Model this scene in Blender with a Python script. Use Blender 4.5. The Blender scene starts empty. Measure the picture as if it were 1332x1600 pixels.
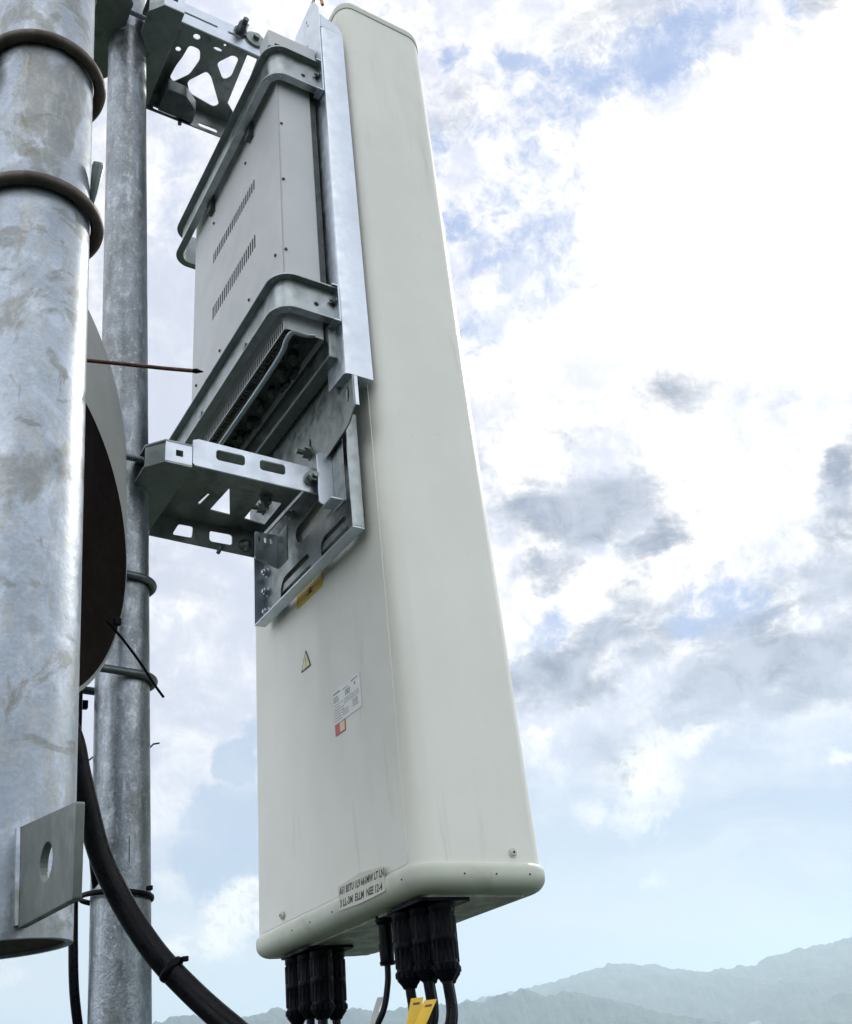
import bpy, bmesh, math, random
from mathutils import Vector, Matrix
random.seed(7)
PI = math.pi
S = bpy.context.scene
# ------------------------------------------------------------------ camera
CAM = Vector((-0.76173, -1.22108, -0.21870))
RT = Vector((0.845882, -0.515219, -0.137958)); UP = Vector((-0.143160, -0.468477, 0.871800)); BK = Vector((-0.513798, -0.717690, -0.470035))
cd = bpy.data.cameras.new('camera'); cam = bpy.data.objects.new('camera', cd); S.collection.objects.link(cam)
cm = Matrix.Identity(4)
for i, c in enumerate((RT, UP, BK)):
    for j in range(3): cm[j][i] = c[j]
for j in range(3): cm[j][3] = CAM[j]
cam.matrix_world = cm
cd.sensor_fit = 'VERTICAL'; cd.sensor_height = 24; cd.lens = 24 * 1536.6 / 1600
cd.clip_start = .02; cd.clip_end = 60000
S.camera = cam
# ------------------------------------------------------------------ light
SUN_EL, SUN_AZ = math.radians(37.0), math.radians(23.5)
sdir = Vector((math.cos(SUN_EL) * math.cos(SUN_AZ), math.cos(SUN_EL) * math.sin(SUN_AZ), math.sin(SUN_EL)))
sd = bpy.data.lights.new('sun', 'SUN'); so = bpy.data.objects.new('sun', sd); S.collection.objects.link(so)
sd.energy = 2.3; sd.angle = math.radians(3.0); sd.color = (1, .95, .86)
so.rotation_euler = sdir.to_track_quat('Z', 'Y').to_euler()
S.view_settings.view_transform = 'Standard'; S.view_settings.look = 'None'
S.view_settings.exposure = 0.66; S.view_settings.gamma = 1
S.cycles.use_denoising = True
S.cycles.max_bounces = 8; S.cycles.volume_bounces = 1

# ------------------------------------------------------------------ world
W = bpy.data.worlds.new('World'); S.world = W; W.use_nodes = True
nt = W.node_tree; N = nt.nodes; L = nt.links; N.clear()
def nn(t, **k):
    n = N.new(t)
    for a, b in k.items(): setattr(n, a, b)
    return n
def setin(n, i, v):
    if hasattr(v, 'links') or isinstance(v, bpy.types.NodeSocket): L.new(v, n.inputs[i])
    else: n.inputs[i].default_value = v
def mth(op, a, b=0.0, c=None, clamp=False):
    n = nn('ShaderNodeMath', operation=op, use_clamp=clamp); setin(n, 0, a); setin(n, 1, b)
    if c is not None: setin(n, 2, c)
    return n.outputs[0]
def vm(op, a, b=None, scale=None, out=0):
    n = nn('ShaderNodeVectorMath', operation=op); setin(n, 0, a)
    if b is not None: setin(n, 1, b)
    if scale is not None: setin(n, 3, scale)
    return n.outputs['Value'] if out == 'v' else n.outputs[0]
def mixc(f, a, b):
    n = nn('ShaderNodeMix', data_type='RGBA'); setin(n, 0, f); setin(n, 6, a); setin(n, 7, b); return n.outputs[2]
def rng(v, a, b, c=0.0, d=1.0, kind='SMOOTHSTEP'):
    n = nn('ShaderNodeMapRange', interpolation_type=kind); setin(n, 0, v)
    for i, x in enumerate((a, b, c, d)): setin(n, i + 1, x)
    return n.outputs[0]
def noise(vec, scale, detail=6, rough=.55, dist=0.0, color=False):
    n = nn('ShaderNodeTexNoise'); L.new(vec, n.inputs['Vector']); n.inputs['Scale'].default_value = scale
    n.inputs['Detail'].default_value = detail; n.inputs['Roughness'].default_value = rough; n.inputs['Distortion'].default_value = dist
    return n.outputs['Color' if color else 'Fac']
tc = nn('ShaderNodeTexCoord'); D = tc.outputs['Generated']
# sky chart: a tangent plane to the dome, axes fixed in the world, unit = 1000 chart units
FW = -BK
dr = vm('DOT_PRODUCT', D, tuple(RT), out='v'); du = vm('DOT_PRODUCT', D, tuple(UP), out='v'); df = vm('DOT_PRODUCT', D, tuple(FW), out='v')
dfc = mth('MAXIMUM', df, .12)
cx = nn('ShaderNodeCombineXYZ')
L.new(mth('MULTIPLY_ADD', mth('DIVIDE', dr, dfc), 1.5366, .666), cx.inputs[0])
L.new(mth('MULTIPLY_ADD', mth('DIVIDE', du, dfc), -1.5366, .800), cx.inputs[1])
P = cx.outputs[0]
front = rng(df, .25, .55)
w1 = vm('SUBTRACT', noise(P, 2.6, 8, .6, color=True), (.5, .5, .5))
w2 = vm('SUBTRACT', noise(P, 9, 8, .62, color=True), (.5, .5, .5))
Pw = vm('ADD', vm('ADD', P, vm('SCALE', w1, scale=.22)), vm('SCALE', w2, scale=.11))
Pc = vm('ADD', P, vm('SCALE', w2, scale=.13))            # crisper, smaller wander
def blob(x, y, rx, ry, ang=0, soft=.75, crisp=False):
    m = nn('ShaderNodeMapping', vector_type='TEXTURE'); L.new(Pc if crisp else Pw, m.inputs[0])
    m.inputs[1].default_value = (x / 1000, y / 1000, 0); m.inputs[2].default_value = (0, 0, math.radians(ang)); m.inputs[3].default_value = (rx / 1000, ry / 1000, 1)
    # ignore the third axis
    s = nn('ShaderNodeVectorMath', operation='MULTIPLY'); L.new(m.outputs[0], s.inputs[0]); s.inputs[1].default_value = (1, 1, 0)
    ln = vm('LENGTH', s.outputs[0], out='v')
    return rng(ln, 1 + soft, max(0.0, 1 - soft))
def total(items):
    t = None
    for it in items:
        b = mth('MULTIPLY', blob(*it[:-1]), it[-1]) if it[-1] != 1 else blob(*it[:-1])
        t = b if t is None else mth('MAXIMUM', t, b)
    return t
sky = nn('ShaderNodeTexSky', sky_type='NISHITA', sun_disc=False, sun_elevation=SUN_EL, sun_rotation=PI / 2 - SUN_AZ, air_density=1.0, dust_density=1.2, ozone_density=1.2)
nish = vm('SCALE', sky.outputs[0], scale=.055)
# general light: distance from the sun spot behind the clouds
sunspot = blob(1110, 410, 225, 175, -25, .8)
base = mixc(.55, nish, (.60, .64, .72, 1))
# fields
f1 = noise(P, 5.0, 12, .62, 0.4)
f2 = noise(P, 16, 10, .65, .6)
fs = noise(P, 42, 6, .65, .8)
mp = nn('ShaderNodeMapping'); L.new(P, mp.inputs[0]); mp.inputs[2].default_value = (0, 0, math.radians(32)); mp.inputs[3].default_value = (1.0, 2.6, 1)
fst = noise(mp.outputs[0], 4.2, 12, .62, .5)             # streaked field
# blue openings
def frac(v, f, amt, a, b): return rng(mth('MULTIPLY_ADD', mth('SUBTRACT', f, .5), amt, v), a, b)
gaps = total([(1010, 95, 105, 60, -25, .9, True, 1), (920, 120, 100, 40, 10, .9, True, .85), (815, 108, 40, 22, 20, .9, True, .95), (718, 95, 34, 24, -40, .9, True, .95), (735, 190, 40, 60, 0, .9, False, .5),
              (1060, 40, 120, 36, -25, .9, True, .8), (1160, 160, 40, 60, 20, .9, True, .85), (1240, 30, 34, 70, 0, .9, True, .7), (860, 170, 120, 90, 0, .95, False, .62), (800, 300, 60, 150, 30, .9, False, .72), (830, 420, 110, 105, 10, .9, False, .85),
              (715, 345, 34, 24, 0, .9, True, .9), (680, 250, 26, 40, 0, .9, True, .7), (770, 510, 90, 46, -25, .9, True, .9), (1150, 925, 90, 66, 0, .9, False, .85), (1082, 984, 34, 13, -10, .8, True, 1), (850, 1000, 56, 32, -30, .9, True, .95),
              (265, 250, 36, 130, 0, .9, False, .7), (250, 360, 50, 36, 0, .9, False, .6), (965, 1258, 44, 22, 0, .8, True, .9), (1290, 170, 40, 34, 0, .9, True, .6), (620, 20, 40, 30, 0, .9, True, .5)])
fd = mth('MULTIPLY_ADD', f2, .6, mth('MULTIPLY', fs, .4))
gp = frac(gaps, fd, 2.0, .30, .98)
dark = total([(885, 800, 135, 54, -12, .9, False, 1), (845, 890, 56, 28, -30, .9, False, .9), (1020, 835, 80, 26, -45, .9, False, .85), (985, 640, 130, 40, -18, .95, False, .55),
              (810, 665, 95, 36, -5, .95, False, .5), (1215, 570, 46, 60, 30, .95, False, .5), (1330, 730, 34, 110, 10, .9, False, .95), (1325, 900, 90, 66, -40, .9, False, .9),
              (1225, 900, 60, 44, -30, .9, False, .75), (1290, 1010, 230, 70, -35, .95, False, .8), (1120, 1080, 270, 76, -30, .95, False, .95), (1180, 960, 120, 40, -32, .95, False, .8), (1040, 930, 120, 26, -35, .95, False, .7), (760, 780, 60, 60, 0, .95, False, .5), (955, 960, 100, 48, -40, .9, False, .85),
              (875, 1065, 115, 50, -14, .9, False, .85), (1000, 1010, 150, 34, -35, .9, False, .7), (1270, 170, 90, 60, 10, .95, False, .6), (1020, 50, 220, 80, -20, .95, False, .45), (700, 120, 60, 110, 0, .95, False, .35), (1250, 30, 90, 60, 0, .95, False, .5), (1230, 1100, 260, 60, -25, .95, False, .85), (1300, 860, 60, 50, -40, .95, False, .8), (290, 915, 90, 60, 0, .95, False, .6), (300, 1120, 110, 60, 0, .95, False, .4), (1130, 60, 90, 60, -30, .95, False, .4)])
dk = frac(dark, mth('MULTIPLY_ADD', fst, .7, mth('MULTIPLY', fd, .3)), 3.0, .22, .98)
sp = nn('ShaderNodeSeparateXYZ'); L.new(Pw, sp.inputs[0]); px_, py_ = sp.outputs[0], sp.outputs[1]
low = rng(mth('ADD', py_, mth('MULTIPLY', px_, .16)), 1.17, 1.50)      # below: calm pale blue veil
cumul = total([(1010, 1210, 76, 80, 0, .8, True, 1), (1080, 1165, 76, 30, -25, .8, True, .95), (925, 1275, 40, 30, 0, .8, True, .8), (1010, 1290, 66, 34, 0, .8, True, .8), (350, 1450, 84, 56, -35, .7, True, 1), (300, 1490, 80, 34, 0, .8, True, .9),
               (395, 1412, 50, 50, 0, .6, True, 1), (985, 1412, 50, 20, 6, .95, False, .75), (1325, 1190, 30, 13, 0, .8, True, .9), (20, 1525, 60, 20, 0, .9, True, .7), (255, 1370, 30, 40, 0, .9, False, .7), (845, 1130, 44, 13, -12, .8, True, .9), (1000, 1120, 70, 20, -30, .9, True, .7)])
tower = total([(372, 1190, 40, 40, 0, .2, True, 1), (400, 1330, 120, 130, 0, .4, True, .95), (330, 1260, 46, 40, 0, .25, True, .95), (300, 1330, 30, 60, 10, .5, True, .9), (400, 1160, 30, 26, 0, .3, True, .9)])
soft = rng(f1, .38, .64, 0, 1)
notsun = mth('SUBTRACT', 1.0, mth('MULTIPLY', sunspot, .92))
fb = mth('MULTIPLY_ADD', fd, .5, mth('MULTIPLY', f1, .5))
tex = mth('MULTIPLY', notsun, rng(fb, .42, .60, 0, 1))
cl = mixc(mth('MULTIPLY', tex, .9, clamp=True), (1.24, 1.20, 1.14, 1), (.72, .75, .88, 1))
cl = mixc(mth('MULTIPLY', mth('MULTIPLY', soft, notsun), .5), cl, (.72, .75, .90, 1))
cl = mixc(dk, cl, mixc(rng(mth('MULTIPLY_ADD', f2, .6, mth('MULTIPLY', f1, .4)), .36, .62), (.27, .31, .41, 1), (.54, .58, .68, 1)))
col = mixc(mth('MULTIPLY', gp, rng(f1, .35, .65, .55, .98)), cl, (.38, .49, .76, 1))
leftm = mth('MULTIPLY', rng(px_, .62, .42), rng(py_, .0, .2))          # thinner, greyer cloud at the left
col = mixc(mth('MULTIPLY', leftm, rng(mth('MULTIPLY_ADD', f1, .8, mth('MULTIPLY', f2, .2)), .32, .62, .25, 1)), col, (.66, .70, .82, 1))
veil = mixc(rng(py_, 1.2, 1.48), (.48, .58, .76, 1), (.69, .79, .87, 1))
veil = mixc(mth('MULTIPLY', rng(fst, .40, .62), .5), veil, (.80, .82, .88, 1))
col = mixc(mth('MULTIPLY', low, mth('SUBTRACT', 1.0, mth('MULTIPLY', dk, .35))), col, veil)
col = mixc(mth('MULTIPLY', tower, .8), col, (.45, .56, .74, 1))
fc = mth('MULTIPLY_ADD', f2, .65, mth('MULTIPLY', fs, .35))
col = mixc(mth('MULTIPLY', frac(cumul, fc, 3.0, .40, 1.05), .92), col, mixc(rng(fd, .42, .60), (1.30, 1.24, 1.12, 1), (.78, .82, .88, 1)))
# glow of the sun through the cloud, and the rest of the dome
glow = vm('DOT_PRODUCT', D, tuple(sdir), out='v')
gl = rng(glow, .984, 1.0, 0, 1)
col = mixc(mth('MULTIPLY', gl, .85), col, (3.2, 3.0, 2.8, 1))
g1 = noise(D, 2.2, 8, .6); g2 = rng(g1, .42, .62)
other = mixc(mth('MULTIPLY', g2, .8), base, (1.05, 1.0, .94, 1))
col = vm('SCALE', col, scale=.65)
left_ = rng(vm('DOT_PRODUCT', D, (-.93, -.10, .35), out='v'), .2, .95, 1.30, 1.75)
other = vm('SCALE', other, scale=left_)
fin = mixc(front, other, col)
bg = nn('ShaderNodeBackground'); L.new(fin, bg.inputs[0]); bg.inputs[1].default_value = 1.0
ow = nn('ShaderNodeOutputWorld'); L.new(bg.outputs[0], ow.inputs[0])
W.cycles.sampling_method = 'MANUAL'; W.cycles.sample_map_resolution = 512

# ------------------------------------------------------------------ helpers
COL = S.collection
# leaning frame of the antenna and everything clamped to it (3.5 degrees of downtilt)
FM = Matrix(((0.99859, -0.00055, 0.05314, 0), (0, 0.99995, 0.01031, 0), (-0.05315, -0.01029, 0.99853, 0), (0, 0, 0, 1)))
ID = Matrix.Identity(4)
class Thing:
    def __init__(s, name, label, cat, base, frame=ID, group=None):
        s.base = Vector(base); s.o = bpy.data.objects.new(name, None); COL.objects.link(s.o)
        s.o.empty_display_size = .05
        s.o.matrix_world = frame @ Matrix.Translation(s.base)
        s.o['label'] = label; s.o['category'] = cat
        if group: s.o['group'] = group
    def add(s, name, bm, m, parent=None, label=None, smooth=True):
        ob = mk(name, bm, m, s.base, smooth); ob.parent = parent or s.o
        if label: ob['label'] = label
        return ob
def mk(name, bm, m, base=Vector((0, 0, 0)), smooth=True):
    bmesh.ops.translate(bm, verts=bm.verts, vec=-base)
    bmesh.ops.recalc_face_normals(bm, faces=bm.faces)
    me = bpy.data.meshes.new(name); bm.to_mesh(me); bm.free()
    if smooth and sum(p.use_smooth for p in me.polygons) > .3 * len(me.polygons):
        try: me.set_sharp_from_angle(angle=math.radians(38))
        except Exception: pass
    if m: me.materials.append(m)
    ob = bpy.data.objects.new(name, me); COL.objects.link(ob); return ob
def copy_thing(o, mat=None):
    c = o.copy(); COL.objects.link(c)
    def rec(src, dst):
        for ch in src.children:
            d = ch.copy(); COL.objects.link(d); d.parent = dst; rec(ch, d)
    rec(o, c)
    if mat is not None: c.matrix_world = mat
    return c
def join(bm, other):
    me = bpy.data.meshes.new('t'); other.to_mesh(me); other.free(); bm.from_mesh(me); bpy.data.meshes.remove(me); return bm
def box(x0, x1, y0, y1, z0, z1, bev=0.0, bm=None):
    b = bmesh.new(); bmesh.ops.create_cube(b, size=1)
    for v in b.verts: v.co = Vector(((x0 + x1) / 2 + v.co.x * (x1 - x0), (y0 + y1) / 2 + v.co.y * (y1 - y0), (z0 + z1) / 2 + v.co.z * (z1 - z0)))
    if bev: bmesh.ops.bevel(b, geom=b.edges[:], offset=bev, segments=2, profile=.6, affect='EDGES')
    return join(bm, b) if bm else b
def rounded(x0, x1, y0, y1, r, n=10):
    """2-D outline, r = radii at (x0,y0),(x1,y0),(x1,y1),(x0,y1)"""
    out = []
    for (cx_, cy_, a0, rr) in ((x0, y0, PI, r[0]), (x1, y0, 1.5 * PI, r[1]), (x1, y1, 0, r[2]), (x0, y1, .5 * PI, r[3])):
        sx = 1 if cx_ == x0 else -1; sy = 1 if cy_ == y0 else -1
        for i in range(n + 1):
            a = a0 + (PI / 2) * i / n; out.append((cx_ + sx * rr + rr * math.cos(a), cy_ + sy * rr + rr * math.sin(a)))
    return out
def loft(loops, cap=True):
    bm = bmesh.new(); vs = [[bm.verts.new(p) for p in lp] for lp in loops]; n = len(loops[0])
    for a, b in zip(vs[:-1], vs[1:]):
        for i in range(n): bm.faces.new((a[i], a[(i + 1) % n], b[(i + 1) % n], b[i]))
    if cap: bm.faces.new(vs[0][::-1]); bm.faces.new(vs[-1])
    for f_ in bm.faces: f_.smooth = True
    return bm
def frames(pts):
    pts = [Vector(p) for p in pts]; T = []
    for i in range(len(pts)):
        a = pts[max(i - 1, 0)]; b = pts[min(i + 1, len(pts) - 1)]; T.append((b - a).normalized())
    up = Vector((0, 0, 1)) if abs(T[0].z) < .9 else Vector((1, 0, 0)); n = T[0].cross(up).normalized(); out = []
    for p, t in zip(pts, T):
        n = (n - t * n.dot(t)).normalized(); out.append((p, t, n, t.cross(n)))
    return out
def tube(pts, r, seg=14, bm=None, closed=False, flat=1.0):
    fr = frames(pts) if not closed else None
    b = bmesh.new(); rs = r if isinstance(r, (list, tuple)) else [r] * len(pts); rings = []
    if closed:
        P_ = [Vector(p) for p in pts]; n_ = len(P_); c0 = sum(P_, Vector()) / n_; fr = []
        ax = (P_[0] - c0).cross(P_[n_ // 4] - c0).normalized()
        for i, p in enumerate(P_): u = (p - c0).normalized(); fr.append((p, None, u, ax))
    for (p, t, n, bn), rr in zip(fr, rs):
        rings.append([b.verts.new(p + n * rr * math.cos(2 * PI * i / seg) + bn * rr * flat * math.sin(2 * PI * i / seg)) for i in range(seg)])
    m = len(rings)
    for k in range(m if closed else m - 1):
        A, B = rings[k], rings[(k + 1) % m]
        for i in range(seg): b.faces.new((A[i], A[(i + 1) % seg], B[(i + 1) % seg], B[i]))
    if not closed: b.faces.new(rings[0][::-1]); b.faces.new(rings[-1])
    for f_ in b.faces: f_.smooth = True
    return join(bm, b) if bm else b
def spline(pts, n=10):
    P_ = [Vector(p) for p in pts]; P_ = [P_[0] * 2 - P_[1]] + P_ + [P_[-1] * 2 - P_[-2]]; out = []
    for i in range(1, len(P_) - 2):
        a, b, c, d = P_[i - 1:i + 3]
        for k in range(n):
            t = k / n; out.append(.5 * ((2 * b) + (c - a) * t + (2 * a - 5 * b + 4 * c - d) * t * t + (3 * b - a - 3 * c + d) * t ** 3))
    out.append(P_[-2]); return out
def circ(c, r, ax, n=48, a0=0, a1=2 * PI):
    ax = Vector(ax).normalized(); u = ax.orthogonal().normalized(); v = ax.cross(u); c = Vector(c)
    return [c + u * r * math.cos(a0 + (a1 - a0) * i / n) + v * r * math.sin(a0 + (a1 - a0) * i / n) for i in range(n)]
def cyl(p, q, r, seg=20, bm=None): return tube([p, q], r, seg, bm)
def hexbolt(p, ax, r=.0085, h=.008, shank=.0045, length=.02, bm=None):
    p = Vector(p); ax = Vector(ax).normalized(); b = bmesh.new()
    b = tube([p, p + ax * h * .25], r * 1.35, 20, b)             # washer
    b = tube([p + ax * h * .25, p + ax * h * 1.2], r, 6, b)
    b = tube([p + ax * h * 1.2, p + ax * (h * 1.2 + length)], shank, 12, b)
    return join(bm, b) if bm else b
def sheet(outline, holes, fn, th, bev=.0004):
    """flat sheet with holes; outline and holes in (u,v); fn maps (u,v,w) to the space"""
    cu = bpy.data.curves.new('c', 'CURVE'); cu.dimensions = '2D'; cu.fill_mode = 'BOTH'; cu.extrude = th / 2 - bev; cu.bevel_depth = bev; cu.bevel_resolution = 1; cu.offset = -bev
    for loop in [outline] + list(holes):
        s = cu.splines.new('POLY'); s.points.add(len(loop) - 1); s.use_cyclic_u = True
        for p, q in zip(s.points, loop): p.co = (q[0] * 10, q[1] * 10, 0, 1)
    cu.extrude *= 10; cu.bevel_depth *= 10; cu.offset *= 10
    ob = bpy.data.objects.new('c', cu); COL.objects.link(ob); dg = bpy.context.evaluated_depsgraph_get()
    me = bpy.data.meshes.new_from_object(ob.evaluated_get(dg)); bpy.data.objects.remove(ob); bpy.data.curves.remove(cu)
    bm = bmesh.new(); bm.from_mesh(me); bpy.data.meshes.remove(me)
    for v in bm.verts: v.co = Vector(fn(v.co.x / 10, v.co.y / 10, v.co.z / 10))
    bmesh.ops.remove_doubles(bm, verts=bm.verts, dist=1e-6)
    for f_ in bm.faces: f_.smooth = False
    return bm
def text(body, size, fn, bold=0.0, shear=0.0):
    cu = bpy.data.curves.new('t', 'FONT'); cu.body = body; cu.size = size * 10; cu.shear = shear; cu.offset = bold * 10; cu.resolution_u = 2
    ob = bpy.data.objects.new('t', cu); COL.objects.link(ob); dg = bpy.context.evaluated_depsgraph_get()
    me = bpy.data.meshes.new_from_object(ob.evaluated_get(dg)); bpy.data.objects.remove(ob); bpy.data.curves.remove(cu)
    bm = bmesh.new(); bm.from_mesh(me); bpy.data.meshes.remove(me)
    for v in bm.verts: v.co = Vector(fn(v.co.x / 10, v.co.y / 10, 0))
    return bm
def oval(cx_, cy_, rx, ry, n=20): return [(cx_ + rx * math.cos(2 * PI * i / n), cy_ + ry * math.sin(2 * PI * i / n)) for i in range(n)]
def rrect(x0, x1, y0, y1, r, n=5): return rounded(x0, x1, y0, y1, (r,) * 4, n)
def rpoly(pts, r, n=4):
    out = []; m = len(pts)
    for i in range(m):
        p = Vector(pts[i]); a = Vector(pts[i - 1]) - p; b = Vector(pts[(i + 1) % m]) - p
        rr = min(r, a.length * .45, b.length * .45); s = p + a.normalized() * rr; e = p + b.normalized() * rr
        for k in range(n + 1):
            t = k / n; q = s * (1 - t) ** 2 + p * 2 * t * (1 - t) + e * t * t; out.append((q.x, q.y))
    return out
def sweep_profile(path, prof, bm=None):
    """path: (x,y) points; prof: closed (outward, z) outline"""
    n = len(path); loops = []
    for i, p in enumerate(path):
        a = Vector(path[max(i - 1, 0)]); b = Vector(path[min(i + 1, n - 1)]); t = (b - a).normalized(); nm = Vector((-t.y, t.x))
        loops.append([(p[0] + nm.x * o, p[1] + nm.y * o, z) for o, z in prof])
    b = loft(loops); return join(bm, b) if bm else b

# ------------------------------------------------------------------ materials
def mat(name, col, rough=.5, metal=0.0, var=.0, vs=8.0, bump=.0, bs=60.0, spec=.5, patches=None, spangle=0):
    m = bpy.data.materials.new(name); m.use_nodes = True; t = m.node_tree; b = t.nodes['Principled BSDF']
    b.inputs['Roughness'].default_value = rough; b.inputs['Metallic'].default_value = metal; b.inputs['Specular IOR Level'].default_value = spec
    b.inputs['Base Color'].default_value = (*col, 1)
    co = t.nodes.new('ShaderNodeTexCoord').outputs['Object']
    def nz(s, d=6, r=.6, dist=0.0, vec=co):
        n = t.nodes.new('ShaderNodeTexNoise'); t.links.new(vec, n.inputs['Vector']); n.inputs['Scale'].default_value = s; n.inputs['Detail'].default_value = d
        n.inputs['Roughness'].default_value = r; n.inputs['Distortion'].default_value = dist; return n.outputs['Fac']
    def mr(v, a, b_, c, d):
        n = t.nodes.new('ShaderNodeMapRange'); n.interpolation_type = 'SMOOTHSTEP'; t.links.new(v, n.inputs[0])
        for i, x in enumerate((a, b_, c, d)): n.inputs[i + 1].default_value = x
        return n.outputs[0]
    def mx(f, a, b_):
        n = t.nodes.new('ShaderNodeMix'); n.data_type = 'RGBA'
        for i, x in ((0, f), (6, a), (7, b_)):
            if isinstance(x, bpy.types.NodeSocket): t.links.new(x, n.inputs[i])
            else: n.inputs[i].default_value = x
        return n.outputs[2]
    c = None
    if var:
        lo = tuple(x * (1 - var) for x in col); hi = tuple(min(1, x * (1 + var)) for x in col)
        c = mx(mr(nz(vs), .3, .7, 0, 1), (*lo, 1), (*hi, 1))
    for (pc, sc, a, b_, amt, stretch) in (patches or []):
        v = co
        if stretch != 1:
            mpn = t.nodes.new('ShaderNodeMapping'); t.links.new(co, mpn.inputs[0]); mpn.inputs[3].default_value = (1, 1, stretch); v = mpn.outputs[0]
        c = mx(mr(nz(sc, 8, .6, .5, v), a, b_, 0, amt), c if c is not None else (*col, 1), (*pc, 1))
    if spangle:
        vo = t.nodes.new('ShaderNodeTexVoronoi'); t.links.new(co, vo.inputs['Vector']); vo.inputs['Scale'].default_value = 330
        sx = t.nodes.new('ShaderNodeSeparateColor'); t.links.new(vo.outputs['Color'], sx.inputs[0])
        hv = t.nodes.new('ShaderNodeHueSaturation'); t.links.new(c, hv.inputs['Color']); t.links.new(mr(sx.outputs[0], 0, 1, 1 - spangle, 1 + spangle), hv.inputs['Value']); c = hv.outputs[0]
    if c is not None: t.links.new(c, b.inputs['Base Color'])
    if var or patches: t.links.new(mr(nz(vs * 3), .3, .7, max(0, rough - .09), min(1, rough + .12)), b.inputs['Roughness'])
    if bump:
        bn = t.nodes.new('ShaderNodeBump'); bn.inputs['Strength'].default_value = bump; bn.inputs['Distance'].default_value = .002
        t.links.new(nz(bs, 5, .6), bn.inputs['Height']); t.links.new(bn.outputs[0], b.inputs['Normal'])
    return m
radome = mat('radome_paint', (.765, .775, .715), .42, 0, .03, 5, .06, 260, .5, [((.60, .61, .56), 7, .50, .80, .45, .22), ((.52, .52, .45), 30, .60, .76, .35, .12), ((.40, .39, .33), 120, .68, .74, .35, .5)])
capm = mat('cap_paint', (.56, .585, .515), .5, 0, .05, 9, .05, 300, .5, [((.40, .42, .33), 14, .55, .75, .6, 1)])
case = mat('radio_case_paint', (.58, .60, .62), .5, 0, .03, 6, .06, 400, .5, [((.5, .51, .5), 7, .55, .8, .5, .4)])
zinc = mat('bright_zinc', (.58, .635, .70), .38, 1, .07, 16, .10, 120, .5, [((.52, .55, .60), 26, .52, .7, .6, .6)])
zincd = mat('shaded_zinc', (.26, .29, .285), .42, 1, .12, 18, .14, 140, .5, [((.12, .14, .13), 22, .5, .7, .7, .7)])  # bright zinc with underside and far-face shade put into the colour
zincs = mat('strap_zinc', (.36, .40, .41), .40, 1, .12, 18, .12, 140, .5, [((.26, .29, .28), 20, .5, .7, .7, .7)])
hot = mat('hot_dip_zinc', (.23, .26, .285), .36, .85, .2, 14, .35, 150, .5, [((.42, .45, .49), 70, .50, .68, .7, .4), ((.12, .125, .12), 9, .50, .68, .7, .35), ((.16, .17, .165), 30, .52, .66, .6, .3), ((.50, .53, .58), 210, .58, .70, .6, .6), ((.46, .52, .60), 13, .54, .68, .6, .10)], .10)
hotbig = mat('weathered_zinc', (.33, .375, .43), .42, .8, .12, 9, .16, 110, .5, [((.50, .56, .64), 26, .48, .66, .6, .8), ((.22, .235, .23), 9, .54, .60, .85, .6), ((.20, .19, .16), 42, .60, .70, .7, .5), ((.34, .35, .35), 70, .5, .62, .6, .35), ((.20, .21, .205), 14, .57, .63, .7, 1.6), ((.16, .15, .13), 160, .66, .72, .6, .8), ((.20, .22, .235), 8, .56, .66, .6, .14)], .06)
rodm = mat('dark_oxidised_steel', (.10, .085, .075), .5, .6, .3, 30, .2, 200, .5, [((.20, .11, .06), 20, .55, .7, .6, 1)])
steelr = mat('blued_rod', (.17, .20, .24), .4, .9, .2, 40, .3, 300)
galvu = mat('galvanised_clamp', (.13, .15, .16), .42, .9, .2, 30, .2, 160)
blk = mat('black_plastic', (.002, .0025, .005), .40, 0, .3, 20, .1, 120, .09)
rubber = mat('black_rubber', (.003, .003, .005), .30, 0, .3, 20, .1, 200, .16)
void_ = mat('dark_recess', (.012, .012, .012), .8)
darkcast = mat('dark_casting', (.07, .08, .08), .55, .3, .3, 30, .3, 90)
fin = mat('fin_aluminium', (.38, .36, .34), .5, .6, .15, 30)
dishm = mat('dish_paint', (.36, .375, .36), .5, 0, .07, 12, .1, 200, .5, [((.38, .39, .36), 12, .55, .75, .6, .6)])
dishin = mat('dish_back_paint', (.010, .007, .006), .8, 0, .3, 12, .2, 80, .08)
rust = mat('rusty_rod', (.16, .085, .065), .55, .5, .3, 60, .3, 300)
yellow = mat('yellow_label', (.72, .46, .03), .5, 0, .08, 40)
paper = mat('label_paper', (.80, .82, .82), .45, 0, .02, 40)
cream = mat('cream_label', (.74, .66, .42), .5)
tape = mat('worn_tape', (.60, .60, .52), .45, 0, .06, 60, .1, 300)
ink = mat('black_ink', (.02, .018, .02), .5)
grey = mat('grey_print', (.32, .34, .37), .6)
red = mat('red_print', (.55, .10, .11), .5)

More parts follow.
